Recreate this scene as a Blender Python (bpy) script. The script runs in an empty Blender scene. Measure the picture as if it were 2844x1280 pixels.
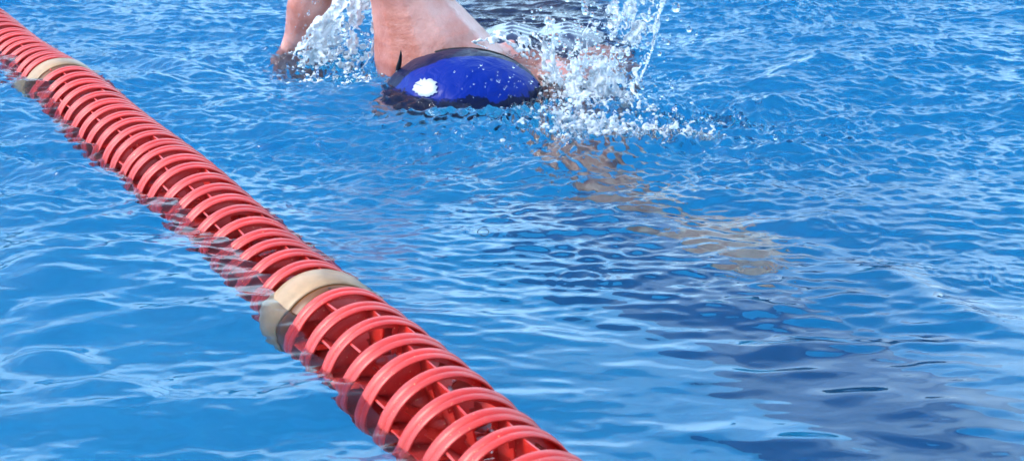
import bpy, bmesh, math, random
import numpy as np
from mathutils import Vector, Matrix, Euler

R = math.radians
S = bpy.context.scene
COL = S.collection

# ------------------------------------------------------------------ camera
H, TILT, FOC = 0.545, 0.33494, 4200.0            # height (m), downward tilt, focal length in photo pixels
cam = bpy.data.cameras.new("Camera")
cam.sensor_width = 36.0
cam.lens = 36.0 * FOC / 2844.0
cam.clip_start, cam.clip_end = 0.02, 400.0
cam_ob = bpy.data.objects.new("Camera", cam)
COL.objects.link(cam_ob)
cam_ob.location = (0, 0, H)
cam_ob.rotation_euler = (math.pi / 2 - TILT, 0, 0)
S.camera = cam_ob
cam.dof.use_dof = True
cam.dof.focus_distance = 1.75
cam.dof.aperture_fstop = 16.0

# ------------------------------------------------------------------ world, sun, exposure
SUN_EL, SUN_AZ = R(50), R(-104)                   # azimuth measured from +Y towards +X
W = bpy.data.worlds.new("World")
S.world = W
W.use_nodes = True
nt = W.node_tree
sky = nt.nodes.new('ShaderNodeTexSky')
sky.sky_type = 'NISHITA'
sky.sun_disc = False
sky.sun_elevation = SUN_EL
sky.sun_rotation = SUN_AZ
sky.air_density, sky.dust_density, sky.ozone_density = 1.0, 1.6, 2.0
bg = nt.nodes['Background']
bg.inputs['Strength'].default_value = 0.15
# bright broken cloud low in the sky, thinning out overhead
wtc = nt.nodes.new('ShaderNodeTexCoord')
wse = nt.nodes.new('ShaderNodeSeparateXYZ'); nt.links.new(wtc.outputs['Generated'], wse.inputs[0])
wmp = nt.nodes.new('ShaderNodeMapping'); wmp.inputs['Scale'].default_value = (1, 1, 2.4); nt.links.new(wtc.outputs['Generated'], wmp.inputs['Vector'])
wno = nt.nodes.new('ShaderNodeTexNoise'); nt.links.new(wmp.outputs[0], wno.inputs['Vector'])
wno.inputs['Scale'].default_value = 3.2; wno.inputs['Detail'].default_value = 6.0; wno.inputs['Roughness'].default_value = 0.55
wel = nt.nodes.new('ShaderNodeMapRange'); wel.interpolation_type = 'SMOOTHSTEP'; nt.links.new(wse.outputs['Z'], wel.inputs[0])
wel.inputs[1].default_value = 0.30; wel.inputs[2].default_value = 0.85; wel.inputs[3].default_value = 0.10; wel.inputs[4].default_value = -0.22
wad = nt.nodes.new('ShaderNodeMath'); wad.operation = 'ADD'; nt.links.new(wno.outputs[0], wad.inputs[0]); nt.links.new(wel.outputs[0], wad.inputs[1])
wcr = nt.nodes.new('ShaderNodeMapRange'); wcr.interpolation_type = 'SMOOTHSTEP'; nt.links.new(wad.outputs[0], wcr.inputs[0])
wcr.inputs[1].default_value = 0.34; wcr.inputs[2].default_value = 0.76
wmx = nt.nodes.new('ShaderNodeMix'); wmx.data_type = 'RGBA'
nt.links.new(wcr.outputs[0], wmx.inputs['Factor']); nt.links.new(sky.outputs[0], wmx.inputs['A'])
wmx.inputs['B'].default_value = (4.7, 7.3, 9.5, 1)
nt.links.new(wmx.outputs['Result'], bg.inputs['Color'])
sun = bpy.data.lights.new("Sun", 'SUN')
sun.energy = 0.95
sun.angle = R(20)
sun.color = (1.0, 0.95, 0.88)
sun_ob = bpy.data.objects.new("Sun", sun)
COL.objects.link(sun_ob)
sdir = Vector((math.sin(SUN_AZ) * math.cos(SUN_EL), math.cos(SUN_AZ) * math.cos(SUN_EL), math.sin(SUN_EL)))
sun_ob.rotation_euler = sdir.to_track_quat('Z', 'Y').to_euler()
S.view_settings.view_transform = 'Standard'
S.view_settings.look = 'None'
S.view_settings.exposure = 1.42
S.view_settings.gamma = 1.0
S.render.engine = 'CYCLES'
cy = S.cycles
cy.max_bounces = 14
cy.transmission_bounces = 12
cy.transparent_max_bounces = 16
cy.glossy_bounces = 5
cy.diffuse_bounces = 3
cy.caustics_reflective = False
cy.caustics_refractive = True
cy.sample_clamp_indirect = 6.0
cy.blur_glossy = 0.3
cy.use_denoising = True
cy.use_adaptive_sampling = False

# ------------------------------------------------------------------ helpers
DY = 0.287                                       # the swimmer was laid out nearer and moved back by this much
CT, ST = math.cos(TILT), math.sin(TILT)
K = 2844.0 / 2575.0                              # the photo was measured on a 2575 pixel wide view

def ray(px, py):
    u = (px * K - 1422) / FOC
    v = (640 - py * K) / FOC
    return Vector((u, CT + v * ST, -ST + v * CT))

def at(px, py, z=0.0):
    "point of the level plane z that was measured at a place of the photograph"
    d = ray(px, py)
    return Vector((0, 0, H)) + d * ((z - H) / d.z)

def aty(px, py, y):
    d = ray(px, py)
    return Vector((0, 0, H)) + d * ((y + DY) / d.y)

def tag(o, label=None, cat=None, group=None, kind=None):
    if label: o['label'] = label
    if cat: o['category'] = cat
    if group: o['group'] = group
    if kind: o['kind'] = kind
    return o

def link(name, me, mat=None, parent=None, smooth=True):
    o = bpy.data.objects.new(name, me)
    COL.objects.link(o)
    if mat and not me.materials: me.materials.append(mat)
    if parent: o.parent = parent
    if smooth:
        me.polygons.foreach_set('use_smooth', [True] * len(me.polygons))
    return o

def mesh_np(name, V, F):
    "mesh from an (n,3) array and an (m,k) face array"
    V = np.asarray(V, dtype=np.float32); F = np.asarray(F, dtype=np.int32)
    me = bpy.data.meshes.new(name)
    me.vertices.add(len(V)); me.vertices.foreach_set('co', V.ravel())
    k = F.shape[1]
    me.loops.add(F.size); me.loops.foreach_set('vertex_index', F.ravel())
    me.polygons.add(len(F)); me.polygons.foreach_set('loop_start', np.arange(0, F.size, k, dtype=np.int32))
    me.update(calc_edges=True)
    return me

def from_bm(name, bm, mat=None, parent=None, smooth=True):
    me = bpy.data.meshes.new(name)
    bm.normal_update(); bm.to_mesh(me); bm.free()
    return link(name, me, mat, parent, smooth)

def lathe(bm, prof, n=64, close=True, M=None):
    "profile of (axial z, radius) points turned about z"
    rings = []
    for (a, r) in prof:
        rings.append([bm.verts.new((r * math.cos(2 * math.pi * i / n), r * math.sin(2 * math.pi * i / n), a)) for i in range(n)])
    m = len(rings)
    for j in range(m if close else m - 1):
        A, B = rings[j], rings[(j + 1) % m]
        for i in range(n):
            bm.faces.new((A[i], A[(i + 1) % n], B[(i + 1) % n], B[i]))
    return rings

# templates for spheres
def ico(sub):
    bm = bmesh.new(); bmesh.ops.create_icosphere(bm, subdivisions=sub, radius=1.0)
    V = np.array([v.co[:] for v in bm.verts]); F = np.array([[v.index for v in f.verts] for f in bm.faces]); bm.free()
    return V, F
ICO1, ICO2, ICO3 = ico(1), ico(2), ico(3)

def spheres_mesh(name, P, rad, T=ICO2, rng=None, jig=0.0):
    "rad: (n,) or (n,3)"
    V, F = T
    P = np.asarray(P, float); rad = np.asarray(rad, float)
    if rad.ndim == 1: rad = np.repeat(rad[:, None], 3, 1)
    n = len(P)
    VV = (V[None] * rad[:, None, :])
    VV = VV + P[:, None, :]
    FF = (F[None] + (np.arange(n) * len(V))[:, None, None])
    return mesh_np(name, VV.reshape(-1, 3), FF.reshape(-1, 3))

def remesh(me, voxel, smooth_it=0, fac=0.5):
    "fuse overlapping closed pieces into one continuous skin"
    o = bpy.data.objects.new("tmp", me); COL.objects.link(o)
    m = o.modifiers.new("r", 'REMESH'); m.mode = 'VOXEL'; m.voxel_size = voxel; m.adaptivity = 0
    if smooth_it:
        s = o.modifiers.new("s", 'SMOOTH'); s.iterations = smooth_it; s.factor = fac
    dg = bpy.context.evaluated_depsgraph_get()
    out = bpy.data.meshes.new_from_object(o.evaluated_get(dg))
    bpy.data.objects.remove(o); bpy.data.meshes.remove(me)
    return out

# ------------------------------------------------------------------ materials
def new_mat(name):
    m = bpy.data.materials.new(name); m.use_nodes = True
    return m, m.node_tree, m.node_tree.nodes['Principled BSDF']

def N(t, kind, **kw):
    n = t.nodes.new(kind)
    for k, v in kw.items():
        if k in n.inputs: n.inputs[k].default_value = v
        else: setattr(n, k, v)
    return n

def ramp(t, fac, stops):
    r = t.nodes.new('ShaderNodeValToRGB')
    e = r.color_ramp.elements
    while len(e) < len(stops): e.new(0.5)
    for x, (p, c) in zip(e, stops):
        x.position = p; x.color = (*c, 1) if len(c) == 3 else c
    t.links.new(fac, r.inputs[0])
    return r.outputs[0]

def mat_water(name, rough=0.0, fine=True):
    m, t, b = new_mat(name)
    b.inputs['Base Color'].default_value = (0.93, 0.985, 1.0, 1)
    b.inputs['Roughness'].default_value = rough
    b.inputs['IOR'].default_value = 1.333
    b.inputs['Transmission Weight'].default_value = 1.0
    if fine:
        ab = N(t, 'ShaderNodeVolumeAbsorption', Density=0.85)
        ab.inputs['Color'].default_value = (0.0, 0.87, 0.965, 1)
        t.links.new(ab.outputs[0], t.nodes['Material Output'].inputs['Volume'])
        tc = N(t, 'ShaderNodeTexCoord')
        n1 = N(t, 'ShaderNodeTexNoise', Scale=190.0, Detail=3.0, Roughness=0.6)
        n2 = N(t, 'ShaderNodeTexNoise', Scale=2.2, Detail=2.0)
        t.links.new(tc.outputs['Object'], n1.inputs['Vector'])
        t.links.new(tc.outputs['Object'], n2.inputs['Vector'])
        # the fine chop is stronger far out than near the rope's end
        sep = N(t, 'ShaderNodeSeparateXYZ'); t.links.new(tc.outputs['Object'], sep.inputs[0])
        mr = N(t, 'ShaderNodeMapRange'); t.links.new(sep.outputs['Y'], mr.inputs[0])
        mr.inputs[1].default_value = 1.4; mr.inputs[2].default_value = 2.2; mr.inputs[3].default_value = 0.03; mr.inputs[4].default_value = 0.9
        mu = N(t, 'ShaderNodeMath', operation='MULTIPLY'); t.links.new(mr.outputs[0], mu.inputs[0]); t.links.new(n2.outputs[0], mu.inputs[1])
        bp = N(t, 'ShaderNodeBump', Distance=0.002)
        t.links.new(mu.outputs[0], bp.inputs['Strength']); t.links.new(n1.outputs[0], bp.inputs['Height'])
        t.links.new(bp.outputs[0], b.inputs['Normal'])
    return m

def mat_red():
    m, t, b = new_mat("red_plastic")
    tc = N(t, 'ShaderNodeTexCoord')
    oi = N(t, 'ShaderNodeObjectInfo')
    n = N(t, 'ShaderNodeTexNoise', Scale=60.0, Detail=5.0, Roughness=0.6); t.links.new(tc.outputs['Object'], n.inputs['Vector'])
    c1 = ramp(t, n.outputs[0], [(0.3, (0.50, 0.006, 0.003)), (0.7, (0.66, 0.018, 0.006))])
    # chalky scuffs and yellowish specks
    n2 = N(t, 'ShaderNodeTexNoise', Scale=420.0, Detail=2.0); t.links.new(tc.outputs['Object'], n2.inputs['Vector'])
    sp = ramp(t, n2.outputs[0], [(0.69, (0, 0, 0)), (0.74, (1, 1, 1))])
    mx = N(t, 'ShaderNodeMix', data_type='RGBA')
    mx.inputs['B'].default_value = (0.75, 0.35, 0.16, 1)
    t.links.new(sp, mx.inputs['Factor']); t.links.new(c1, mx.inputs['A'])
    mp = N(t, 'ShaderNodeMapping'); mp.inputs['Scale'].default_value = (1, 1, 8); t.links.new(tc.outputs['Object'], mp.inputs['Vector'])
    n3 = N(t, 'ShaderNodeTexNoise', Scale=30.0, Detail=6.0, Roughness=0.7); t.links.new(mp.outputs[0], n3.inputs['Vector'])
    sc = ramp(t, n3.outputs[0], [(0.42, (0.02, 0.02, 0.02)), (0.72, (0.32, 0.32, 0.32))])
    mx2 = N(t, 'ShaderNodeMix', data_type='RGBA'); mx2.inputs['B'].default_value = (0.68, 0.10, 0.09, 1)
    t.links.new(sc, mx2.inputs['Factor']); t.links.new(mx.outputs['Result'], mx2.inputs['A'])
    hs = N(t, 'ShaderNodeHueSaturation'); t.links.new(mx2.outputs['Result'], hs.inputs['Color'])
    vr = N(t, 'ShaderNodeMapRange'); t.links.new(oi.outputs['Random'], vr.inputs[0]); vr.inputs[3].default_value = 0.86; vr.inputs[4].default_value = 1.06
    t.links.new(vr.outputs[0], hs.inputs['Value'])
    t.links.new(hs.outputs[0], b.inputs['Base Color'])
    rr = N(t, 'ShaderNodeMapRange'); t.links.new(n3.outputs[0], rr.inputs[0]); rr.inputs[3].default_value = 0.38; rr.inputs[4].default_value = 0.65
    t.links.new(rr.outputs[0], b.inputs['Roughness'])
    b.inputs['IOR'].default_value = 1.5
    b.inputs['Coat Weight'].default_value = 0.5; b.inputs['Coat Roughness'].default_value = 0.3
    b.inputs['Subsurface Weight'].default_value = 0.35
    b.inputs['Subsurface Radius'].default_value = (0.012, 0.0012, 0.001)
    b.inputs['Subsurface Scale'].default_value = 1.0
    bp = N(t, 'ShaderNodeBump', Distance=0.0006, Strength=0.5); t.links.new(n.outputs[0], bp.inputs['Height']); t.links.new(bp.outputs[0], b.inputs['Normal'])
    return m

def mat_simple(name, col, rough=0.5, var=0.15, scale=20.0, bump=0.0, **kw):
    m, t, b = new_mat(name)
    tc = N(t, 'ShaderNodeTexCoord')
    n = N(t, 'ShaderNodeTexNoise', Scale=scale, Detail=6.0, Roughness=0.6); t.links.new(tc.outputs['Object'], n.inputs['Vector'])
    lo = tuple(c * (1 - var) for c in col); hi = tuple(min(1, c * (1 + var)) for c in col)
    t.links.new(ramp(t, n.outputs[0], [(0.3, lo), (0.7, hi)]), b.inputs['Base Color'])
    b.inputs['Roughness'].default_value = rough
    if bump:
        bp = N(t, 'ShaderNodeBump', Distance=bump, Strength=0.6); t.links.new(n.outputs[0], bp.inputs['Height']); t.links.new(bp.outputs[0], b.inputs['Normal'])
    for k, v in kw.items(): b.inputs[k.replace('_', ' ')].default_value = v
    return m

M_WATER = mat_water("water")
M_DROP = mat_water("splash_water", 0.0, False)
M_RED = mat_red()
M_CREAM = mat_simple("cream_plastic", (0.36, 0.225, 0.120), 0.38, 0.35, 26.0, 0.0006, Subsurface_Weight=0.2, Subsurface_Scale=0.01)
M_AMBER = mat_simple("amber_plastic", (0.14, 0.045, 0.008), 0.4, 0.25, 50.0, 0.0004)
M_SEAM = mat_simple("brown_seam", (0.05, 0.02, 0.008), 0.5)
M_CABLE = mat_simple("steel_cable", (0.25, 0.25, 0.26), 0.35, Metallic=0.8)
M_FLOOR = mat_simple("blue_pool_plaster", (0.14, 0.285, 0.435), 0.6, 0.10, 3.0)
M_MARK = mat_simple("navy_lane_paint", (0.035, 0.10, 0.215), 0.6, 0.10, 3.0)
M_DECK = mat_simple("pool_deck", (0.42, 0.38, 0.33), 0.8, 0.15, 12.0, 0.002)

# ------------------------------------------------------------------ pool
PX0, PX1, PY0, PY1, DEPTH = -7.0, 8.0, -0.35, 25.0, 1.4
def box(name, lo, hi, mat, parent=None):
    bm = bmesh.new()
    bmesh.ops.create_cube(bm, size=1.0)
    for v in bm.verts:
        v.co = Vector([lo[i] + (v.co[i] + 0.5) * (hi[i] - lo[i]) for i in range(3)])
    return from_bm(name, bm, mat, parent, smooth=False)

tag(box("pool_floor", (PX0 - .3, PY0 - .3, -DEPTH - .2), (PX1 + .3, PY1 + .3, -DEPTH), M_FLOOR), kind='structure')
def wall_slab(lo, hi): return tag(box("pool_wall", lo, hi, M_FLOOR), kind='structure')
wall_slab((PX0 - .3, PY0 - .3, -DEPTH), (PX0, PY1 + .3, 0.02))
wall_slab((PX1, PY0 - .3, -DEPTH), (PX1 + .3, PY1 + .3, 0.02))
wall_slab((PX0, PY0 - .3, -DEPTH), (PX1, PY0, 0.02))
wall_slab((PX0, PY1, -DEPTH), (PX1, PY1 + .3, 0.02))
def deck(lo, hi): return tag(box("pool_deck", lo, hi, M_DECK), kind='structure')
deck((PX0 - 30, PY0 - 12, 0.02), (PX0, PY1 + 30, 0.10))
deck((PX1, PY0 - 12, 0.02), (PX1 + 30, PY1 + 30, 0.10))
deck((PX0, PY0 - 12, 0.02), (PX1, PY0, 0.10))
deck((PX0, PY1, 0.02), (PX1, PY1 + 30, 0.10))

RA = 0.5053                                      # the rope and the lanes run this far left of straight ahead
RD = Vector((math.sin(RA), -math.cos(RA), 0))    # along the lane, towards the camera
RN = Vector((math.cos(RA), math.sin(RA), 0))     # across it
bm = bmesh.new()
for c in (1.69,):
    q = [RN * (c + s * .16) - RD * l for s, l in ((-1, -.2), (1, -.2), (1, 3.0), (-1, 3.0))]
    vs = [bm.verts.new((p.x, p.y, -DEPTH + .004)) for p in q]
    bm.faces.new(vs)
tag(from_bm("lane_marking", bm, M_MARK, smooth=False), kind='structure')

# ------------------------------------------------------------------ water surface
def band(l0, width, theta, power, seed, n=1024, period=4.0, sharp=.15):
    "periodic random field, rms slope 1; wavelengths around l0, crests across direction theta"
    rng = np.random.default_rng(seed)
    k = np.fft.fftfreq(n, period / n)
    kx, ky = np.meshgrid(k, k, indexing='xy')
    kk = np.hypot(kx, ky) + 1e-9
    amp = np.exp(-0.5 * ((np.log(kk * l0)) / width) ** 2) / kk ** 0.5
    ang = np.arctan2(ky, kx)
    amp = amp * (0.04 + np.abs(np.cos(ang - theta)) ** power)
    f = np.fft.fft2(rng.standard_normal((n, n))) * amp
    f[0, 0] = 0
    s = np.fft.ifft2(f * 2j * np.pi * kx).real
    s2 = np.fft.ifft2(f * 2j * np.pi * ky).real
    h = np.fft.ifft2(f).real / math.sqrt((s ** 2 + s2 ** 2).mean())
    h = h + sharp * (h * h - (h * h).mean()) / h.std()          # crests narrower than troughs
    return h, period

def sample(fp, X, Y):
    f, period = fp
    n = f.shape[0]
    u = (X / period * n) % n; v = (Y / period * n) % n
    i = np.floor(u).astype(int); j = np.floor(v).astype(int)
    a = u - i; b = v - j
    i1 = (i + 1) % n; j1 = (j + 1) % n; i %= n; j %= n
    return (f[j, i] * (1 - a) + f[j, i1] * a) * (1 - b) + (f[j1, i] * (1 - a) + f[j1, i1] * a) * b

def sst(x, a, b):
    t = np.clip((x - a) / (b - a), 0, 1)
    return t * t * (3 - 2 * t)

def seg_dist(X, Y, pts):
    "distance to a polyline, signed side, and position along it 0..1"
    best = np.full(X.shape, 1e9); along = np.zeros(X.shape); side = np.zeros(X.shape)
    m = len(pts) - 1
    for s in range(m):
        ax, ay = pts[s][0], pts[s][1]; dx, dy = pts[s + 1][0] - ax, pts[s + 1][1] - ay
        L2 = dx * dx + dy * dy
        t = np.clip(((X - ax) * dx + (Y - ay) * dy) / L2, 0, 1)
        ex, ey = X - ax - t * dx, Y - ay - t * dy
        d = np.hypot(ex, ey)
        w = d < best
        best = np.where(w, d, best); along = np.where(w, (s + t) / m, along)
        side = np.where(w, np.sign(dx * ey - dy * ex), side)
    return best, side, along

def spaced(d0, d1, step, far0, far1, g=1.09):
    mid = list(np.arange(d0, d1, step))
    a = []; x, s = mid[0], step
    while x > far0:
        s = min(s * g, .5); x -= s; a.append(max(x, far0))
    b = []; x, s = mid[-1], step
    while x < far1:
        s = min(s * g, .5); x += s; b.append(min(x, far1))
    return np.array(a[::-1] + mid + b)

P0 = Vector((-0.6530, 2.2058, 0))                # where the rope passes the far float
HEAD = Vector((-0.060, 1.965 + DY, 0.0))
B_SWELL = band(0.75, .30, 1.2, 2, 1)
B_WAVE = band(0.24, .32, 1.75, 2, 2)
B_WAVE2 = band(0.12, .30, 1.35, 3, 3)
B_RIP = band(0.055, .30, 1.62, 4, 4)
B_RIP2 = band(0.024, .28, 1.55, 6, 5)
B_CHOP = band(0.020, .35, 1.5, 1, 6, 2048, 3.4)
B_FINE = band(0.010, .30, 1.5, 1, 7, 2048, 2.9)
B_CH1 = band(0.050, .30, 1.5, 0, 16, 2048, 3.4, 0)
B_CH2 = band(0.022, .30, 1.5, 0, 17, 2048, 3.4, 0)
CHURN = [(1480, 330, .11, .10, 1.0), (1640, 350, .10, .07, .9), (1720, 300, .10, .08, .6), (1400, 240, .09, .13, 1.0), (1480, 200, .10, .10, .7), (1330, 110, .10, .10, .9), (830, 140, .09, .12, .9),
         (900, 180, .05, .06, .7), (1240, 300, .12, .04, .45), (1830, 310, .06, .05, .5), (1240, 360, .2, .06, .2)]
B_MASK = band(0.45, .4, 0.3, 0, 8, sharp=0)
B_RIP3 = band(0.0125, .28, 1.5, 3, 21, 2048, 3.1)
B_MASK2 = band(0.9, .3, 0.3, 0, 9, sharp=0)

DROPS = [(1460, 700, .030, 1.0), (2265, 620, .040, .7), (2420, 672, .046, .7), (2570, 690, .05, .8), (2140, 575, .035, .5), (1205, 582, .025, 1.0),
         (2465, 330, .04, .7), (1975, 665, .018, .4), (1745, 520, .02, .6), (1490, 520, .02, .6), (2555, 800, .02, .4), (1340, 690, .02, .3), (1050, 400, .012, .6), (2330, 440, .03, .5)]

RIDGES = [  # photo places of crests, height, width
    ([(190, 140), (330, 150), (480, 190), (640, 240)], .011, .035),
    ([(420, 250), (600, 275), (760, 300), (900, 300)], .006, .03),
    ([(1620, 240), (1760, 225), (1950, 210), (2080, 175), (2180, 150)], .014, .045),
    ([(1700, 330), (1850, 300), (2000, 262), (2300, 215)], .009, .04),
    ([(1780, 380), (1960, 405), (2080, 395), (2250, 360)], .009, .03),
    ([(900, 290), (1050, 305), (1200, 312), (1420, 320)], .014, .022),
    ([(1050, 350), (1250, 350), (1450, 360), (1650, 400)], .006, .02),
    ([(2050, 110), (2250, 95), (2500, 130)], .007, .05),
    ([(0, 610), (150, 600), (300, 575), (420, 580)], .009, .022),
    ([(0, 700), (120, 690), (260, 670), (380, 655)], .010, .022),
    ([(20, 880), (150, 900), (260, 925)], .008, .02),
    ([(30, 780), (130, 790), (300, 770)], .006, .018),
    ([(80, 990), (250, 960), (420, 985)], .007, .02),
    ([(2040, 640), (2250, 700), (2450, 800), (2600, 850)], .006, .03),
    ([(1850, 900), (2000, 860), (2250, 865)], .004, .02),
]

def height(X, Y, sp=0.003):
    "height of the water; sp = spacing of the mesh there, fine waves are dropped where it is coarse"
    mid = sst(Y, 1.2, 1.55)
    arm = np.exp(-(((X - .13) * .80 + (Y - 1.86) * .60) / .12) ** 2 - (((X - .13) * .60 - (Y - 1.86) * .80) / .34) ** 2)
    calm = 1 - .42 * (1 - sst(Y, 1.10, 1.50))
    def keep(l): return 1 - sst(sp, l / 5.0, l / 2.5)
    far = sst(Y, 1.25, 2.05)                      # choppier beyond
    left = sst(-((X - P0.x) * RN.x + (Y - P0.y) * RN.y), -0.05, 0.25)   # left of the rope
    dh = np.hypot(X - HEAD.x - .12, (Y - HEAD.y) * 1.0)
    near = np.exp(-(dh / .42) ** 2)              # around the swimmer
    m1 = np.clip(0.5 + 0.35 * sample(B_MASK, X, Y) / .06, 0, 1.3)
    m2 = np.clip(0.6 + 0.35 * sample(B_MASK2, X, Y) / .12, 0.1, 1.3)
    Z = sample(B_SWELL, X, Y) * .040 * keep(.6)
    Z += sample(B_WAVE, X, Y) * (.040 + .055 * far + .085 * left) * keep(.2)
    Z += sample(B_WAVE2, X, Y) * (.038 + .070 * far + .080 * left) * keep(.1)
    Z += sample(B_RIP, X, Y) * (.078 + .060 * far * m2 + .03 * left + .06 * near) * keep(.045) * calm
    Z += sample(B_RIP2, X, Y) * (.055 + .10 * m1 + .06 * mid + .04 * far) * (1 - .2 * left) * keep(.02) * calm
    Z += sample(B_RIP3, X, Y) * (.05 * m1 + .10 * mid + .055 * left) * keep(.012)
    Z += sample(B_CHOP, X, Y) * ((.25 * far) * (.5 + .8 * m2) + .18 * near + .10 * arm) * keep(.018)
    Z += sample(B_FINE, X, Y) * ((.27 * far) * (.4 + m1) + .14 * near + .22 * arm) * keep(.009)
    dr = (X - P0.x) * RN.x + (Y - P0.y) * RN.y
    nr = np.exp(-((dr + .10) / .09) ** 2) + .5 * np.exp(-((dr - .10) / .06) ** 2)
    Z += .0035 * np.exp(-(dr / .13) ** 2) * keep(.1)
    Z += (sample(B_RIP2, X + .3, Y) * .045 * keep(.02) + sample(B_CHOP, X, Y + .4) * .07 * keep(.018)) * nr
    for pts, a, w in RIDGES:
        P = [at(*p) for p in pts]
        d, s, t = seg_dist(X, Y, P)
        d2 = d * s
        env = np.clip(np.sin(np.pi * np.clip(t, .02, .98)), 0, 1) ** .7
        prof = np.exp(-(d2 / w) ** 2) + .35 * np.exp(-((d2 + 2.2 * w) / w) ** 2)
        Z += 1.35 * a * env * prof * keep(w * 3)
    for px, py, r, a in DROPS:
        c = at(px, py)
        d = np.hypot(X - c.x, Y - c.y)
        Z += a * .0011 * np.cos((d - r) * 2 * np.pi / .011) * np.exp(-((d - r * .75) / (r * .42)) ** 2) * keep(.011)
    churn = np.zeros_like(X)
    for px, py, rx, ry, a in CHURN:
        c = at(px, py)
        churn = np.maximum(churn, a * np.exp(-(((X - c.x) / rx) ** 2 + ((Y - c.y) / ry) ** 2)))
    churn = churn * keep(.02)
    if churn.max() > 0:
        c1, c2 = sample(B_CH1, X, Y), sample(B_CH2, X, Y)
        Z += churn * (.010 * (1.0 - 1.6 * np.minimum(np.abs(c1) / .0040, 1.2)) + .0040 * (1 - 1.6 * np.minimum(np.abs(c2) / .0018, 1.2)))
    # water piles up against the head, dips beside it
    d = np.hypot((X - HEAD.x) / 1.2, Y - HEAD.y + .02)
    Z += .004 * np.exp(-((d - .13) / .04) ** 2) * (Y < HEAD.y + .1)
    Z -= .021 * np.exp(-(((X - HEAD.x + .03) / .17) ** 2 + ((Y - HEAD.y + .15) / .07) ** 2))
    Z -= .016 * np.exp(-(((X + .30) / .14) ** 2 + ((Y - 2.0 - DY) / .10) ** 2))
    return Z

xs = spaced(-1.14, 1.14, .0028, PX0, PX1)
ys = spaced(0.90, 3.25, .0032, PY0, PY1)
X, Y = np.meshgrid(xs, ys, indexing='xy')
gx = np.gradient(xs); gy = np.gradient(ys)
SP = np.maximum(gx[None, :], gy[:, None])
Z = height(X, Y, SP)
nx, ny = len(xs), len(ys)
idx = np.arange(nx * ny).reshape(ny, nx)
F = np.stack([idx[:-1, :-1], idx[:-1, 1:], idx[1:, 1:], idx[1:, :-1]], -1).reshape(-1, 4)
water = link("water", mesh_np("water", np.stack([X, Y, Z], -1).reshape(-1, 3), F), M_WATER)
tag(water, kind='structure')
def hz(x, y): return float(height(np.array([x]), np.array([y]))[0])

# ------------------------------------------------------------------ lane rope
PITCH, RR = 0.04049, 0.0575
rope = bpy.data.objects.new("lane_rope", None); COL.objects.link(rope)
def rope_pt(l):
    q = P0 + RD * l - RN * ((.0168 if l < .526 else .005) * max(-1.2, min(2.5, l - .526)) ** 2 if l > -.7 else .0168 * 1.503)
    q.z = -.0270 + .003 * math.sin(l * 5.1 + .6) + .003 * math.sin(l * 11.0 + 2)
    return q
rope.location = rope_pt(0)
INV = Matrix.Translation(-rope.location)
tag(rope, "lane rope of red slotted discs with two cream floats, stretched diagonally across the blue water", "lane rope")

def rim_mesh():
    bm = bmesh.new()
    lathe(bm, [(-.0005, .0540), (-.0005, .0572), (.0002, .0577), (.0078, .0574), (.0082, .0568), (.0090, .0566), (.0094, .0569), (.0158, .0562),
               (.0164, .0556), (.0164, .0545), (.0158, .0540)], 96)
    for e in bm.edges:
        if len(e.link_faces) == 2 and e.calc_face_angle(0) > R(14): e.smooth = False
    me = bpy.data.meshes.new("float_disc"); bm.normal_update(); bm.to_mesh(me); bm.free(); return me

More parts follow.
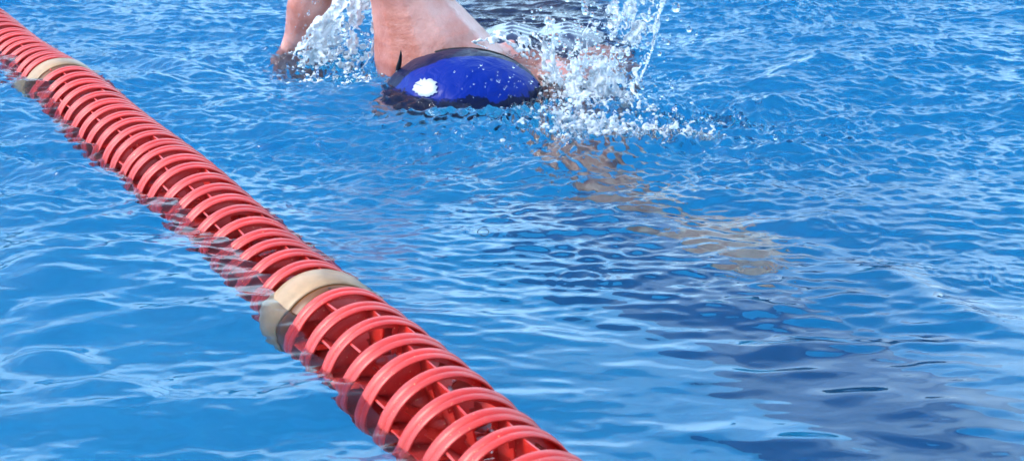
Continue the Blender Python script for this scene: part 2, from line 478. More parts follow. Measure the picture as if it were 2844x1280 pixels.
def web_mesh(seed):
    rnd = random.Random(seed)
    bm = bmesh.new()
    n = 72
    prof = [(.0010, .0544), (.0022, .0470), (.0038, .0420), (.0055, .0360), (.0080, .0300), (.0115, .0245), (.0155, .0190), (.0205, .0150), (.0240, .0112)]
    holes = [rnd.random() < .55 for _ in range(6)]
    def solid(j, i):
        sec, ph = divmod(i, 12)
        if holes[sec] and 1 <= j <= 4 and 2 <= ph <= 9:
            if j in (1, 4) and ph in (2, 9): return True
            return False
        return True
    for off in (0, 1):
        rings = [[bm.verts.new(((r) * math.cos(2 * math.pi * i / n), (r) * math.sin(2 * math.pi * i / n), a + off * .0014)) for i in range(n)] for a, r in prof]
        if off == 0: base = rings
        else: top = rings
    for j in range(len(prof) - 1):
        for i in range(n):
            k = (i + 1) % n
            if not solid(j, i): continue
            bm.faces.new((top[j][i], top[j][k], top[j + 1][k], top[j + 1][i]))
            bm.faces.new((base[j][i], base[j + 1][i], base[j + 1][k], base[j][k]))
            for (jj, ii, a, b) in ((j, i - 1, (j, i), (j + 1, i)), (j, k, (j, k), (j + 1, k))):
                if not solid(jj, ii % n):
                    bm.faces.new((base[a[0]][a[1]], base[b[0]][b[1]], top[b[0]][b[1]], top[a[0]][a[1]]))
            for (jj, a) in ((j - 1, j), (j + 1, j + 1)):
                if 0 <= jj < len(prof) - 1 and not solid(jj, i):
                    bm.faces.new((base[a][i], base[a][k], top[a][k], top[a][i]))
    # six vanes from the hub to the rim
    for s in range(6):
        a0 = s * math.pi / 3 + .02
        cells = []
        for (r, z0, z1) in ((.0100, .014, .0394), (.025, .0105, .0400), (.042, .004, .0400), (.0538, .0020, .0392)):
            tw = a0 + .10 * (r - .01) / .034
            c, sn = math.cos(tw), math.sin(tw)
            th = .0010
            row = []
            for (zz, sg) in ((z0, -1), (z1, -1), (z1, 1), (z0, 1)):
                row.append(bm.verts.new((r * c - sg * th * sn, r * sn + sg * th * c, zz)))
            cells.append(row)
        for q in range(3):
            A, B = cells[q], cells[q + 1]
            for w in range(4):
                bm.faces.new((A[w], A[(w + 1) % 4], B[(w + 1) % 4], B[w]))
        bm.faces.new(cells[0]); bm.faces.new(cells[-1][::-1])
    lathe(bm, [(0, .0092), (0, .0112), (.0402, .0104), (.0402, .0086)], 32)
    bmesh.ops.recalc_face_normals(bm, faces=bm.faces)
    me = bpy.data.meshes.new("web"); bm.to_mesh(me); bm.free(); return me

RIM = rim_mesh(); RIM.materials.append(M_RED)
RIM.polygons.foreach_set('use_smooth', [True] * len(RIM.polygons))
WEBS = [web_mesh(s) for s in range(5)]
for w in WEBS: w.materials.append(M_RED)

def frame_at(l, roll, tx=0, ty=0):
    c = rope_pt(l)
    t = (rope_pt(l + .02) - rope_pt(l - .02)).normalized()
    rot = t.to_track_quat('Z', 'Y').to_matrix().to_4x4()
    return Matrix.Translation(c) @ rot @ Matrix.Rotation(roll, 4, 'Z') @ Matrix.Rotation(tx, 4, 'X') @ Matrix.Rotation(ty, 4, 'Y')

rnd = random.Random(5)
GAP = 1.469
def add_disc(l):
    d = bpy.data.objects.new("float_disc", RIM); COL.objects.link(d); d.parent = rope
    d.matrix_parent_inverse = Matrix.Identity(4)
    d.matrix_basis = INV @ frame_at(l - .0080 + rnd.gauss(0, .0008), rnd.uniform(0, 6.28), rnd.gauss(0, .028), rnd.gauss(0, .028))
    w = bpy.data.objects.new("web", rnd.choice(WEBS)); COL.objects.link(w); w.parent = d
SEAM = .72
def add_buoy(l):
    "cream float, closed rounded far end, cupped amber near end"
    bm = bmesh.new()
    lathe(bm, [(.000, .012), (.0004, .030), (.003, .043), (.009, .0525), (.018, .0585), (.028, .0605), (.040, .0602), (.050, .0590), (.0580, .0572),
               (.0598, .0560), (.0592, .0550), (.050, .050), (.030, .020), (.028, .012)], 96)
    b = from_bm("float", bm, M_CREAM, rope)
    b.matrix_basis = INV @ Matrix.Translation((0, 0, -.002)) @ frame_at(l, .9)
    bm = bmesh.new()
    lathe(bm, [(.0588, .0551), (.0640, .0545), (.0720, .0520), (.0770, .0450), (.0790, .0350), (.0795, .0140), (.0520, .0140), (.0520, .0500), (.0580, .0544)], 96)
    c = from_bm("cup", bm, M_AMBER, b)
    c['label'] = "amber brown end of the cream float"
    for k in range(3):
        bm = bmesh.new()
        vs = []
        for r, z in ((.015, .0787), (.0350, .0782), (.0450, .0762), (.0521, .0712), (.0548, .0640)):
            for sg in (-1, 1):
                for dz in (0, .0016):
                    vs.append((r, sg * .0010, z + dz))
        M = Matrix.Rotation(SEAM + k * 2.094, 3, 'Z')
        V = [bm.verts.new(M @ Vector(v)) for v in vs]
        for q in range(4):
            a0, b0 = V[q * 4:q * 4 + 4], V[q * 4 + 4:q * 4 + 8]
            for i, j in ((0, 1), (1, 3), (3, 2), (2, 0)):
                bm.faces.new((a0[i], a0[j], b0[j], b0[i]))
        bm.faces.new((V[0], V[1], V[3], V[2])); bm.faces.new((V[16], V[18], V[19], V[17]))
        bmesh.ops.recalc_face_normals(bm, faces=bm.faces)
        from_bm("rib", bm, M_SEAM, b, smooth=False)

for k in range(-15, 52):
    if k == 0: continue                          # far float
    if k == 25: continue                         # near float
    l = (k - 1) * PITCH if k < 25 else (k - 2 + GAP) * PITCH
    if k < 0: l = (k - GAP + 1) * PITCH
    add_disc(l)
add_buoy(23 * PITCH + .005)
add_buoy((-GAP - 1) * PITCH + .005)
bm = bmesh.new()
ls = np.arange(-3.2, 2.6, .05)
prev = None
for l in ls:
    c = INV @ rope_pt(l)
    ring = [bm.verts.new(c + RN * (.0032 * math.cos(a)) + Vector((0, 0, .0032 * math.sin(a)))) for a in [i * math.pi / 4 for i in range(8)]]
    if prev:
        for i in range(8): bm.faces.new((prev[i], prev[(i + 1) % 8], ring[(i + 1) % 8], ring[i]))
    prev = ring
from_bm("cable", bm, M_CABLE, rope)
#@@SWIMMER
# ------------------------------------------------------------------ swimmer
M_SKIN, t, b = new_mat("wet_skin")
tc = N(t, 'ShaderNodeTexCoord')
n1 = N(t, 'ShaderNodeTexNoise', Scale=14.0, Detail=5.0, Roughness=0.6); t.links.new(tc.outputs['Object'], n1.inputs['Vector'])
t.links.new(ramp(t, n1.outputs[0], [(0.34, (0.46, 0.135, 0.085)), (0.5, (0.60, 0.245, 0.19)), (0.66, (0.70, 0.35, 0.29))]), b.inputs['Base Color'])
n2 = N(t, 'ShaderNodeTexNoise', Scale=260.0, Detail=3.0); t.links.new(tc.outputs['Object'], n2.inputs['Vector'])
bp = N(t, 'ShaderNodeBump', Distance=0.0012, Strength=0.8); t.links.new(n2.outputs[0], bp.inputs['Height']); t.links.new(bp.outputs[0], b.inputs['Normal'])
b.inputs['Roughness'].default_value = 0.36
b.inputs['Subsurface Weight'].default_value = 0.25
b.inputs['Subsurface Radius'].default_value = (0.012, 0.004, 0.002)
b.inputs['Subsurface Scale'].default_value = 1.0
b.inputs['Coat Weight'].default_value = 0.45; b.inputs['Coat Roughness'].default_value = 0.12

def chain(pts, step=.35):
    "pts: (x, y, z, r) joints; spheres strung along them"
    P, Rr = [], []
    for a, c in zip(pts[:-1], pts[1:]):
        a, c = np.array(a, float), np.array(c, float)
        d = np.linalg.norm(c[:3] - a[:3]); n = max(1, int(d / (min(a[3], c[3]) * step)))
        for i in range(n):
            q = a + (c - a) * i / n; P.append(q[:3]); Rr.append([q[3]] * 3)
    P.append(np.array(pts[-1][:3], float)); Rr.append([pts[-1][3]] * 3)
    return P, Rr

def body_parts():
    P, Q = [], []
    def ch(*pts, step=.35):
        p, q = chain(pts, step); P.extend(p); Q.extend(q)
    def el(c, r): P.append(np.array(c, float)); Q.append(list(r))
    # recovering right arm: shoulder, high elbow, forearm dropping to the water
    ch((-.105, 2.10, -.030, .106), (-.130, 2.09, .015, .094), (-.148, 2.08, .062, .074), (-.162, 2.075, .105, .062), (-.178, 2.07, .160, .057), (-.200, 2.075, .235, .050), (-.222, 2.09, .300, .041), step=.2)
    ch((-.222, 2.09, .300, .041), (-.258, 2.12, .245, .044), (-.300, 2.165, .155, .042), (-.336, 2.19, .075, .037), (-.352, 2.205, .025, .029))
    hand((-.352, 2.205, .025), (-.10, .12, -1.0), (1.0, .2, -.1), P, Q, ch)
    # trunk
    for x0 in (-.10, .0, .10):
        ch((x0 * .95 - .01, 2.14, -.105, .085), (x0 + .0, 2.24, -.105, .115), (x0 * .95, 2.36, -.112, .118), (x0 * .75 + .01, 2.52, -.125, .100), (x0 * .85 + .02, 2.66, -.135, .105), (x0 * .8 + .03, 2.76, -.14, .10))
    ch((-.06, 2.20, -.07, .09), (-.060, 2.08, -.055, .068), (-.060, 2.0, -.05, .066))          # neck
    # left arm stretched out under the surface
    ch((.06, 2.15, -.08, .08), (.075, 2.07, -.070, .074), (.078, 1.98, -.092, .056), (.084, 1.90, -.135, .046), (.100, 1.84, -.180, .039), (.130, 1.79, -.215, .037), (.188, 1.72, -.270, .031), (.238, 1.665, -.310, .024))
    hand((.238, 1.665, -.310), (.66, -.70, -.30), (.84, .50, 0), P, Q, ch)
    # legs trailing
    ch((-.045, 2.78, -.15, .092), (-.06, 2.98, -.20, .074), (-.055, 3.18, -.25, .056), (-.055, 3.35, -.22, .052), (-.05, 3.58, -.16, .036), (-.05, 3.62, -.15, .034))
    ch((.105, 2.78, -.15, .092), (.11, 2.98, -.14, .074), (.10, 3.18, -.15, .056), (.10, 3.35, -.20, .052), (.10, 3.58, -.27, .036), (.10, 3.62, -.28, .034))
    for x, z, s in ((-.05, -.15, 1), (.10, -.28, -1)):
        ch((x, 3.61, z - .02, .030), (x, 3.68, z - .035, .030), (x, 3.76, z - .03, .024), (x, 3.82, z - .022, .016))
        for k in range(5): ch((x - .03 + .015 * k, 3.80, z - .028, .010), (x - .032 + .016 * k, 3.835 - .004 * k, z - .022, .008))
    # head: crown towards the camera, face turned down and to the swimmer's right
    el((-.070, 1.950, -.026), (.110, .110, .070))
    el((-.105, 1.965, -.060), (.088, .088, .075))
    el((-.150, 1.960, -.062), (.055, .070, .060))
    ch((-.150, 2.00, -.105, .040), (-.165, 2.035, -.120, .026))       # jaw and chin
    ch((-.190, 1.955, -.090, .014), (-.208, 1.975, -.103, .011), (-.213, 1.988, -.108, .010))   # nose
    ch((-.195, 2.008, -.110, .010), (-.186, 2.012, -.128, .009))      # lips
    ch((-.196, 1.940, -.070, .012), (-.180, 1.945, -.105, .012))      # brow
    el((-.085, 2.005, .018), (.016, .020, .008))                      # ear
    return P, Q

def hand(w, fwd, side, P, Q, ch):
    w = Vector(w); f = Vector(fwd).normalized(); s = Vector(side); s = (s - f * s.dot(f)).normalized(); n = f.cross(s)
    def q(a, b_, c, r): v = w + f * a + s * b_ + n * c; return (v.x, v.y, v.z, r)
    for k in range(4):
        b_ = -.030 + .020 * k
        ch(q(.005, b_ * .4, 0, .017), q(.045, b_ * .85, 0, .0150), q(.085, b_, 0, .0125), step=.3)
    L = (.058, .072, .080, .070)
    for k in range(4):
        b_ = -.031 + .0205 * k; l = L[k]; sp = (-.006 + .004 * k)
        ch(q(.088, b_, 0, .0095), q(.088 + l * .5, b_ + sp * .5, .004, .0085), q(.088 + l * .8, b_ + sp, .012, .0076), q(.088 + l, b_ + sp * 1.1, .019, .0066), step=.3)
    ch(q(.020, .022, 0, .015), q(.050, .048, .006, .0115), q(.075, .062, .012, .0095), q(.096, .068, .018, .0078), step=.3)

P, Q = body_parts()
body = remesh(spheres_mesh("body", P, Q), .0036, 7, .6)
person = link("person", body, M_SKIN)
person.location = (0, DY, 0)
tag(person, "person swimming front crawl towards the camera in blue cap and navy swimsuit, one arm lifted", "person")

# navy swimsuit over the trunk
M_SUIT = mat_simple("navy_swimsuit", (0.006, 0.012, 0.050), 0.25, 0.3, 30.0, 0.0006, Coat_Weight=0.6, Coat_Roughness=0.05)
P, Q = [], []
for x0 in (-.10, .0, .10):
    pts = ((x0 * .97, 2.26, -.102, .118), (x0 * .97, 2.36, -.109, .124), (x0 * .77 + .01, 2.52, -.122, .106), (x0 * .87 + .02, 2.66, -.132, .110), (x0 * .8 + .03, 2.75, -.137, .105))
    p, q = chain(pts, .25); P += p; Q += q
for x0 in (-.055, .085):
    p, q = chain(((x0, 2.27, -.045, .06), (x0, 2.20, -.042, .05), (x0, 2.16, -.05, .045)), .2); P += p; Q += q
suit = link("swimsuit", remesh(spheres_mesh("swimsuit", P, Q), .005, 4, .5), M_SUIT, person)

# swim cap
M_CAP, t, b = new_mat("swim_cap")
tc = N(t, 'ShaderNodeTexCoord')
sep = N(t, 'ShaderNodeSeparateXYZ'); t.links.new(tc.outputs['Object'], sep.inputs[0])
n1 = N(t, 'ShaderNodeTexNoise', Scale=34.0, Detail=4.0, Roughness=0.6); t.links.new(tc.outputs['Object'], n1.inputs['Vector'])
def M2(op, a, c):
    n = N(t, 'ShaderNodeMath', operation=op)
    for i, v in enumerate((a, c)):
        if isinstance(v, (int, float)): n.inputs[i].default_value = v
        else: t.links.new(v, n.inputs[i])
    return n.outputs[0]
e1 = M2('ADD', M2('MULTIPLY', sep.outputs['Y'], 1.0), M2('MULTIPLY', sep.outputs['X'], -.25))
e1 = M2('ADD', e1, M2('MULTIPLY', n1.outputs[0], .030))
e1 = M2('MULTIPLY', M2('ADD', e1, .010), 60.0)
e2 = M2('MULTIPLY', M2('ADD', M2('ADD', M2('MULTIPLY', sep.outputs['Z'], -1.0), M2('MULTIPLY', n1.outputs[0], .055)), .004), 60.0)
e1 = M2('MAXIMUM', e1, e2)  # navy towards the back and along the lower edge, boundary broken by noise
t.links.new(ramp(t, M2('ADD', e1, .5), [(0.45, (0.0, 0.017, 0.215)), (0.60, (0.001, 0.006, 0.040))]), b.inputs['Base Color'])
b.inputs['Roughness'].default_value = 0.42
b.inputs['Specular IOR Level'].default_value = 0.12
b.inputs['Coat Weight'].default_value = 0.07; b.inputs['Coat Roughness'].default_value = 0.05
n2 = N(t, 'ShaderNodeTexNoise', Scale=38.0, Detail=4.0, Distortion=1.2); t.links.new(tc.outputs['Object'], n2.inputs['Vector'])
bp = N(t, 'ShaderNodeBump', Distance=0.003, Strength=0.5); t.links.new(n2.outputs[0], bp.inputs['Height']); t.links.new(bp.outputs[0], b.inputs['Coat Normal']); 
bp2 = N(t, 'ShaderNodeBump', Distance=0.004, Strength=0.8); t.links.new(n2.outputs[0], bp2.inputs['Height']); t.links.new(bp2.outputs[0], b.inputs['Normal'])
CC = Vector((-.074, 1.944, -.026)); CR = (.1240, .120, .0780)
bm = bmesh.new()
bmesh.ops.create_icosphere(bm, subdivisions=6, radius=1.0)
rr_ = np.random.default_rng(3)
cut = Vector((-.80, .38, -.42)).normalized()
bmesh.ops.delete(bm, geom=[v for v in bm.verts if v.co.dot(cut) > .62], context='VERTS')
for v in bm.verts:
    p = v.co.copy()
    w = 1 + .012 * math.sin(9 * p.x + 5 * p.z) * math.sin(7 * p.y + 2) + .006 * math.sin(23 * p.x - 11 * p.y) * math.sin(17 * p.z + 1)
    v.co = Vector((p.x * CR[0], p.y * CR[1], p.z * CR[2])) * w
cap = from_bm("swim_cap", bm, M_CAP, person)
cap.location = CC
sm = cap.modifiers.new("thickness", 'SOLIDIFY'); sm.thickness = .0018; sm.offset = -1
cap['label'] = "shiny royal blue swim cap turning dark navy towards the back and lower edge"
# white printed emblem, worn and ragged
M_WHITE = mat_simple("white_print", (0.46, 0.50, 0.56), 0.35, 0.06, 60.0)
bm = bmesh.new()
ec = Vector((-.135, 1.872, 0))
def on_cap(px, py, lift=.0012):
    d = ray(px, py); o = Vector((0, -DY, H)) - CC
    A = sum((d[i] / CR[i]) ** 2 for i in range(3)); B = 2 * sum(d[i] * o[i] / CR[i] ** 2 for i in range(3)); C_ = sum((o[i] / CR[i]) ** 2 for i in range(3)) - 1
    disc = max(0, B * B - 4 * A * C_); tt = (-B - math.sqrt(disc)) / (2 * A)
    p = o + d * tt
    nn = Vector([p[i] / CR[i] ** 2 for i in range(3)]).normalized()
    return p * 1.008 + nn * lift
out = []
rnd = random.Random(12)
for i in range(44):
    a = 2 * math.pi * i / 44
    rx = 33 * (1 + rnd.uniform(-.20, .10)); ry = 23 * (1 + rnd.uniform(-.2, .1))
    if -.5 < a - 0 < .5 or a > 5.9: rx *= .88
    out.append((1073 + rx * math.cos(a), 222 - ry * math.sin(a)))
cvs = bm.verts.new(on_cap(1073, 222))
r1 = [bm.verts.new(on_cap(1073 + (x - 1073) * .5, 222 + (y - 222) * .5)) for x, y in out]
r2 = [bm.verts.new(on_cap(x, y)) for x, y in out]
for i in range(44):
    k = (i + 1) % 44
    bm.faces.new((cvs, r1[i], r1[k])); bm.faces.new((r1[i], r2[i], r2[k], r1[k]))
em = from_bm("emblem", bm, M_WHITE, cap)
em.modifiers.new("thickness", 'SOLIDIFY').thickness = .0004
em['label'] = "ragged white printed emblem on the cap"

# goggles: black lens cups over the eyes, a strap round the cap with its loose tail standing up
M_BLACK = mat_simple("black_rubber", (0.008, 0.008, 0.010), 0.3)
gog = bpy.data.objects.new("goggles", None); COL.objects.link(gog); gog.parent = person
def tube(name, pts, mat, parent, n=8, flat=1.0):
    bm = bmesh.new(); prev = None
    for i, (x, y, z, r) in enumerate(pts):
        c = Vector((x, y, z))
        a = Vector(pts[max(i - 1, 0)][:3]); b_ = Vector(pts[min(i + 1, len(pts) - 1)][:3])
        tdir = (b_ - a).normalized(); s = tdir.cross(Vector((0, 1, .15))).normalized(); u = s.cross(tdir)
        ring = [bm.verts.new(c + s * r * math.cos(2 * math.pi * k / n) + u * r * flat * math.sin(2 * math.pi * k / n)) for k in range(n)]
        if prev:
            for k in range(n): bm.faces.new((prev[k], prev[(k + 1) % n], ring[(k + 1) % n], ring[k]))
        else: bm.faces.new(ring[::-1])
        prev = ring
    bm.faces.new(prev)
    bmesh.ops.recalc_face_normals(bm, faces=bm.faces)
    return from_bm(name, bm, mat, parent)
def lens(c):
    bm = bmesh.new(); bmesh.ops.create_icosphere(bm, subdivisions=3, radius=1.0)
    for v in bm.verts: v.co = Vector(c) + Vector((v.co.x * .012, v.co.y * .016, v.co.z * .018))
    return from_bm("lens", bm, M_BLACK, gog)
lens((-.203, 1.962, -.075)); lens((-.192, 1.966, -.112))
yb = 2.005
strap = []
for i in range(25):
    a = math.pi * (.06 + .80 * i / 24)
    sx = math.cos(a); sz = math.sin(a)
    k = math.sqrt(max(0, 1 - ((yb - CC.y) / CR[1]) ** 2))
    strap.append((CC.x + CR[0] * k * sx * 1.03, yb, CC.z + CR[2] * k * sz * 1.03, .0026))
tube("strap", strap, M_BLACK, gog, 8, .4)
tail = []
for i in range(9):
    q = aty(1006 + (-4, -4, -3, -2, 0, 2, 3, 4, 4)[i] - 2, 196 - i * 8.6, 1.955 - .002 * i)
    tail.append((q.x, q.y - DY, q.z, (.0036, .0040, .0040, .0038, .0034, .0028, .0022, .0016, .0006)[i]))
tube("strap_tail", tail, M_BLACK, gog, 8, .5)
tl = []
for i in range(5):
    q = aty(996 + i, 200 - i * 7, 1.950)
    tl.append((q.x, q.y - DY, q.z, (.0035, .0032, .0026, .0018, .0006)[i]))
tube("buckle", tl, M_WHITE, gog, 8, .6)

#@@SPLASH
# ------------------------------------------------------------------ splash, droplets, foam
M_FOAM, t, b = new_mat("foamy_water")
b.inputs['Base Color'].default_value = (0.90, 0.96, 1.0, 1)
b.inputs['Roughness'].default_value = 0.06
b.inputs['IOR'].default_value = 1.333
b.inputs['Transmission Weight'].default_value = 0.42
M_SPRAY = M_FOAM.copy(); M_SPRAY.name = 'spray'; M_SPRAY.node_tree.nodes['Principled BSDF'].inputs['Transmission Weight'].default_value = 0.62
M_BUB, t, b = new_mat("bubble_film")
t.nodes.remove(b)
fr = N(t, 'ShaderNodeFresnel', IOR=1.12)
tr = N(t, 'ShaderNodeBsdfTransparent'); gl = N(t, 'ShaderNodeBsdfGlossy', Roughness=0.02)
mxs = N(t, 'ShaderNodeMixShader')
t.links.new(fr.outputs[0], mxs.inputs[0]); t.links.new(tr.outputs[0], mxs.inputs[1]); t.links.new(gl.outputs[0], mxs.inputs[2])
t.links.new(mxs.outputs[0], t.nodes['Material Output'].inputs['Surface'])

rng = np.random.default_rng(77)
class Nz:
    "smooth random field made of sines"
    def __init__(s, seed, f, n=18):
        g = np.random.default_rng(seed); s.k = g.normal(0, f, (n, 3)); s.p = g.uniform(0, 6.28, n)
    def __call__(s, q):
        return np.sin(np.asarray(q) @ s.k.T + s.p).mean(-1) * 3.2
def curve(pts, t):
    pts = np.asarray(pts, float); m = len(pts) - 1
    x = np.clip(t, 0, 1) * m; i = np.minimum(x.astype(int), m - 1); f = (x - i)[:, None]
    return pts[i] * (1 - f) + pts[i + 1] * f
def view_pts(uv, y):
    return np.array([aty(u, v, d)[:] for (u, v), d in zip(uv, y)])

def sheet(Lc, Rc, n, y0, yamp, seed, thr=0.0, r0=.0016, rv=.0016, lean=0.0):
    "a torn curtain of water between two edge curves"
    g = np.random.default_rng(seed)
    s = g.uniform(0, 1, n); tt = g.uniform(0, 1, n)
    uv = curve(Lc, tt) * (1 - s)[:, None] + curve(Rc, tt) * s[:, None]
    A, Bn, Dn = Nz(seed + 1, 1.0), Nz(seed + 2, 1.0), Nz(seed + 3, 1.0)
    q = np.stack([uv[:, 0] / 17, uv[:, 1] / 24, np.zeros(n)], -1)
    q2 = np.stack([uv[:, 0] / 6, uv[:, 1] / 9, np.zeros(n)], -1)
    den = A(q) * .8 + Bn(q2) * .6
    edge = np.minimum(s, 1 - s)
    keep = (den > thr + .28 + .8 * (tt - .45)) | ((np.abs(Bn(q2)) < .10) & (A(q) > -.8 + 1.0 * tt)) | ((edge < .018) & (Dn(q) > -.1))
    uv, tt, s, den, q, q2 = uv[keep], tt[keep], s[keep], den[keep], q[keep], q2[keep]
    y = y0 + yamp * Dn(q * .6) + .010 * Bn(q2) + .006 * A(q2 * 1.7) + lean * tt
    P = view_pts(uv, y)
    rad = r0 + rv * np.clip(.5 + .5 * A(q2 * 1.3), 0, 1) ** 2
    return P, rad

def mounds(boxes, seed):
    "heaps of churned water: (px, py, half width, half height in photo units, count, rise, rmin, rmax)"
    g = np.random.default_rng(seed); P, Rr = [], []
    for (px, py, hw, hh, n, rise, r0, r1) in boxes:
        for _ in range(n):
            u, v = g.normal(0, .45, 2)
            c = at(px + u * hw, py + v * hh)
            r = r0 + (r1 - r0) * g.random() ** 2.5
            P.append((c.x, c.y, hz(c.x, c.y) + g.random() ** 2 * rise * math.exp(-(u * u + v * v)) - r * .3)); Rr.append((r, r, r * .6))
    return np.array(P), np.array(Rr)

C = []
C.append(sheet([(1450, 305), (1400, 240), (1392, 190), (1440, 130), (1475, 70), (1520, -30)],
               [(1560, 300), (1575, 250), (1610, 200), (1640, 130), (1660, 60), (1650, -40)], 22000, 1.90, .018, 11, .0, .0012, .0018, lean=.02))
C.append(sheet([(1500, 310), (1520, 240), (1530, 170), (1540, 110), (1560, 40), (1590, -40)],
               [(1590, 280), (1590, 240), (1620, 180), (1640, 130), (1650, 60), (1690, -30)], 14000, 1.86, .02, 21, .05, .0012, .0016, lean=.03))
C.append(sheet([(1385, 240), (1365, 180), (1362, 130), (1368, 90), (1376, 60)],
               [(1430, 240), (1400, 180), (1392, 130), (1390, 90), (1392, 50)], 2500, 1.97, .01, 31, -.2))
C.append(sheet([(1400, 290), (1470, 250), (1400, 180), (1380, 160)],
               [(1480, 290), (1520, 230), (1470, 160), (1480, 100)], 9000, 1.94, .02, 41, .15))
P = np.concatenate([c[0] for c in C]); Rr = np.concatenate([c[1] for c in C])
splash = link("water_splash", remesh(spheres_mesh("water_splash", P, Rr, ICO1), .00115, 1, .5), M_SPRAY)
tag(splash, "tall clear splash thrown up beside the swimmer's blue cap", "splash", kind='stuff')

# churned water round the swimmer
B = [(1500, 320, 150, 40, 300, .010, .001, .004), (1640, 355, 130, 28, 260, .006, .001, .004), (1400, 290, 70, 30, 160, .01, .001, .004),
     (1420, 220, 70, 50, 300, .02, .001, .004), (1740, 300, 90, 40, 60, .006, .001, .004), (1600, 270, 90, 30, 160, .012, .001, .004),
     (1270, 290, 120, 22, 160, .004, .0008, .0025), (1520, 325, 210, 42, 2600, .008, .0012, .0055), (1700, 340, 120, 30, 900, .005, .001, .005), (1460, 250, 70, 55, 1100, .025, .001, .005),
     (1330, 110, 110, 45, 300, .02, .001, .004), (1400, 190, 45, 60, 500, .03, .001, .0035), (1380, 250, 60, 30, 300, .012, .001, .003)]
P, Rr = mounds(B, 5)
churn = link("churned_water", remesh(spheres_mesh("churned_water", P, Rr, ICO1), .0013, 4, .6), M_SPRAY)
tag(churn, "churned lumpy water in front of and beside the blue cap", "churned water", kind='stuff')

# white water pouring between the two parts of the raised arm, and over the shoulder
C = []
C.append(sheet([(862, -40), (830, 20), (800, 60), (770, 110), (760, 150)], [(935, -40), (938, 30), (940, 90), (936, 140), (900, 190)], 12000, 2.13, .02, 51, -.15, .0014, .0018, lean=-.03))
C.append(sheet([(800, 40), (770, 80), (745, 120), (735, 150)], [(870, 60), (850, 110), (830, 150), (820, 190)], 5000, 2.12, .02, 61, -.1, .0014, .0018))
C.append(sheet([(1185, 105), (1200, 112), (1225, 122)], [(1250, 90), (1290, 110), (1330, 150)], 3000, 1.985, .006, 71, .0, .0013, .0014))
C.append(sheet([(1240, 80), (1290, 120), (1335, 160), (1360, 220)], [(1330, 70), (1375, 120), (1390, 180), (1400, 240)], 9000, 1.99, .014, 81, .15, .0013, .0016))
P = np.concatenate([c[0] for c in C]); Rr = np.concatenate([c[1] for c in C])
P2, R2 = mounds([(835, 130, 90, 45, 300, .03, .002, .008), (780, 170, 60, 40, 120, .01, .002, .006), (900, 190, 60, 30, 100, .012, .002, .006), (760, 110, 30, 40, 80, .02, .002, .006)], 8)
foam = link("white_water", remesh(spheres_mesh("white_water", np.concatenate([P, P2]), np.concatenate([np.repeat(Rr[:, None], 3, 1), R2]), ICO1), .0013, 2, .5), M_FOAM)
tag(foam, "foaming white water pouring from the raised arm and over the shoulder", "white water", kind='stuff')

# separate drops in the air and sitting on the water
P, Rr = [], []
def drops(n, cx, cy, sx, sy, y0, ys_, r0, r1):
    for _ in range(n):
        u, v = rng.normal(cx, sx), rng.normal(cy, sy)
        p = aty(u, v, rng.normal(y0, ys_))
        if p.z < hz(p.x, p.y) + .002: continue
        r = r0 + (r1 - r0) * rng.random() ** 3
        P.append(p[:]); Rr.append((r, r, r * rng.uniform(.9, 1.4)))
drops(420, 1540, 130, 80, 90, 1.9, .05, .0006, .0018)
drops(260, 850, 90, 60, 70, 2.12, .04, .0006, .0016)
drops(120, 1560, 60, 70, 60, 1.9, .05, .0012, .0045)
drops(110, 1430, 110, 60, 70, 1.95, .05, .001, .004)
drops(120, 860, 80, 60, 60, 2.12, .04, .001, .004)
drops(60, 1650, 230, 90, 60, 1.88, .06, .001, .003)
drops(60, 1250, 200, 60, 30, 1.84, .02, .0008, .0022)
for (u, v, y, r) in ((1468, 10, 1.9, .004), (1470, 22, 1.9, .0055), (1377, 52, 1.95, .0065), (1700, 20, 1.88, .007), (868, 68, 2.1, .008), (1950, 345, 1.64, .0035), (1950, 371, 1.62, .0028), (1400, 92, 1.95, .005), (1545, 12, 1.9, .006)):
    p = aty(u, v, y); P.append(p[:]); Rr.append((r * .9, r * .9, r * 1.15))
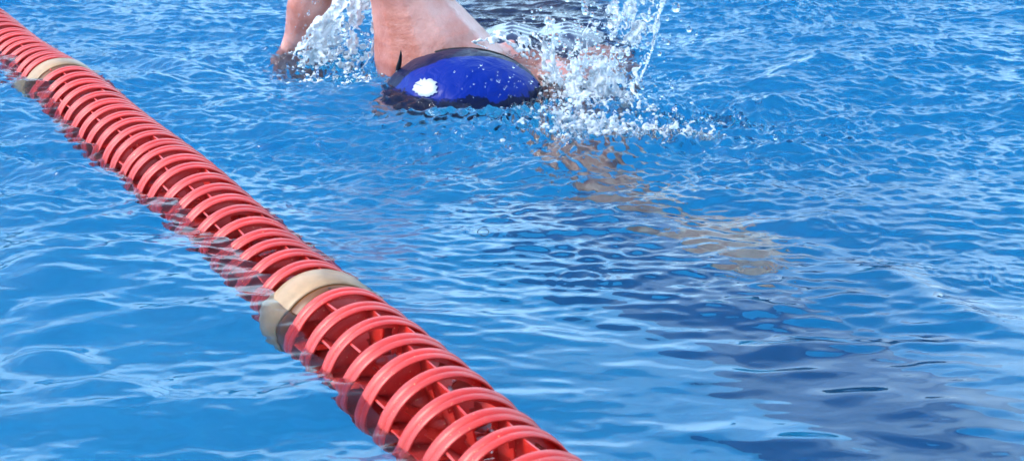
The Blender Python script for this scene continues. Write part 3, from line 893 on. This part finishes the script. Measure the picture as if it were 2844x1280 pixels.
for _ in range(260):                             # little beads on the surface near the swimmer
    c = at(rng.normal(1330, 190), rng.normal(340, 45)); r = rng.uniform(.0008, .0022)
    P.append((c.x, c.y, hz(c.x, c.y) + r * .4)); Rr.append((r, r, r))
dr = link("water_drops", spheres_mesh("water_drops", P, Rr), M_DROP)
tag(dr, "loose drops of water flying round the splash", "water drops", kind='stuff')

# air bubbles riding on the surface
P, Rr = [], []
for (u, v, r) in ((1322, 268, .012), (1345, 255, .009), (1768, 348, .014), (1752, 352, .009), (1783, 352, .010), (1762, 358, .007),
                  (1828, 304, .010), (1480, 297, .013), (1325, 272, .010), (1540, 345, .010), (1640, 360, .009), (1690, 342, .011), (1600, 330, .010), (1050, 395, .006), (1215, 585, .007), (1400, 262, .008)):
    c = at(u, v); P.append((c.x, c.y, hz(c.x, c.y) - r * .1)); Rr.append((r, r, r * .8))
for _ in range(160):
    a = rng.random()
    c = at(rng.normal(1560, 130) if a < .8 else rng.normal(830, 70), rng.normal(325, 32) if a < .8 else rng.normal(140, 40)); r = rng.uniform(.0015, .0055)
    P.append((c.x, c.y, hz(c.x, c.y) + r * .2)); Rr.append((r, r, r * .85))
bb = link("bubbles", spheres_mesh("bubbles", P, Rr, ICO3), M_BUB)
tag(bb, "clear air bubbles floating on the churned water", "bubbles", kind='stuff')

#@@TREES
M_LEAF = mat_simple("tree_leaves", (0.035, 0.060, 0.016), 0.7, 0.5, 1.5)
g = np.random.default_rng(4)
P, D = [], []
for k in range(46):
    az = R(g.choice([g.uniform(-50, -13), g.uniform(9, 55)])); dist = g.uniform(38, 50)
    cx, cy, ht = math.sin(az) * dist, math.cos(az) * dist, g.uniform(4.0, 8.5)
    m = 90
    a = g.normal(0, 1, (m, 3)); a /= np.linalg.norm(a, axis=1)[:, None]; a *= g.uniform(.5, 1, (m, 1))
    P.append(np.array([cx, cy, ht * .58]) + a * np.array([ht * .42, ht * .42, ht * .45])); D.append(g.uniform(.25, .6, m) * ht / 6)
tr_ = link("distant_trees", spheres_mesh("distant_trees", np.concatenate(P), np.concatenate(D), ICO1), M_LEAF, smooth=False)
tag(tr_, "dark green trees beyond the pool, mirrored in the wave faces", "trees", kind='stuff')
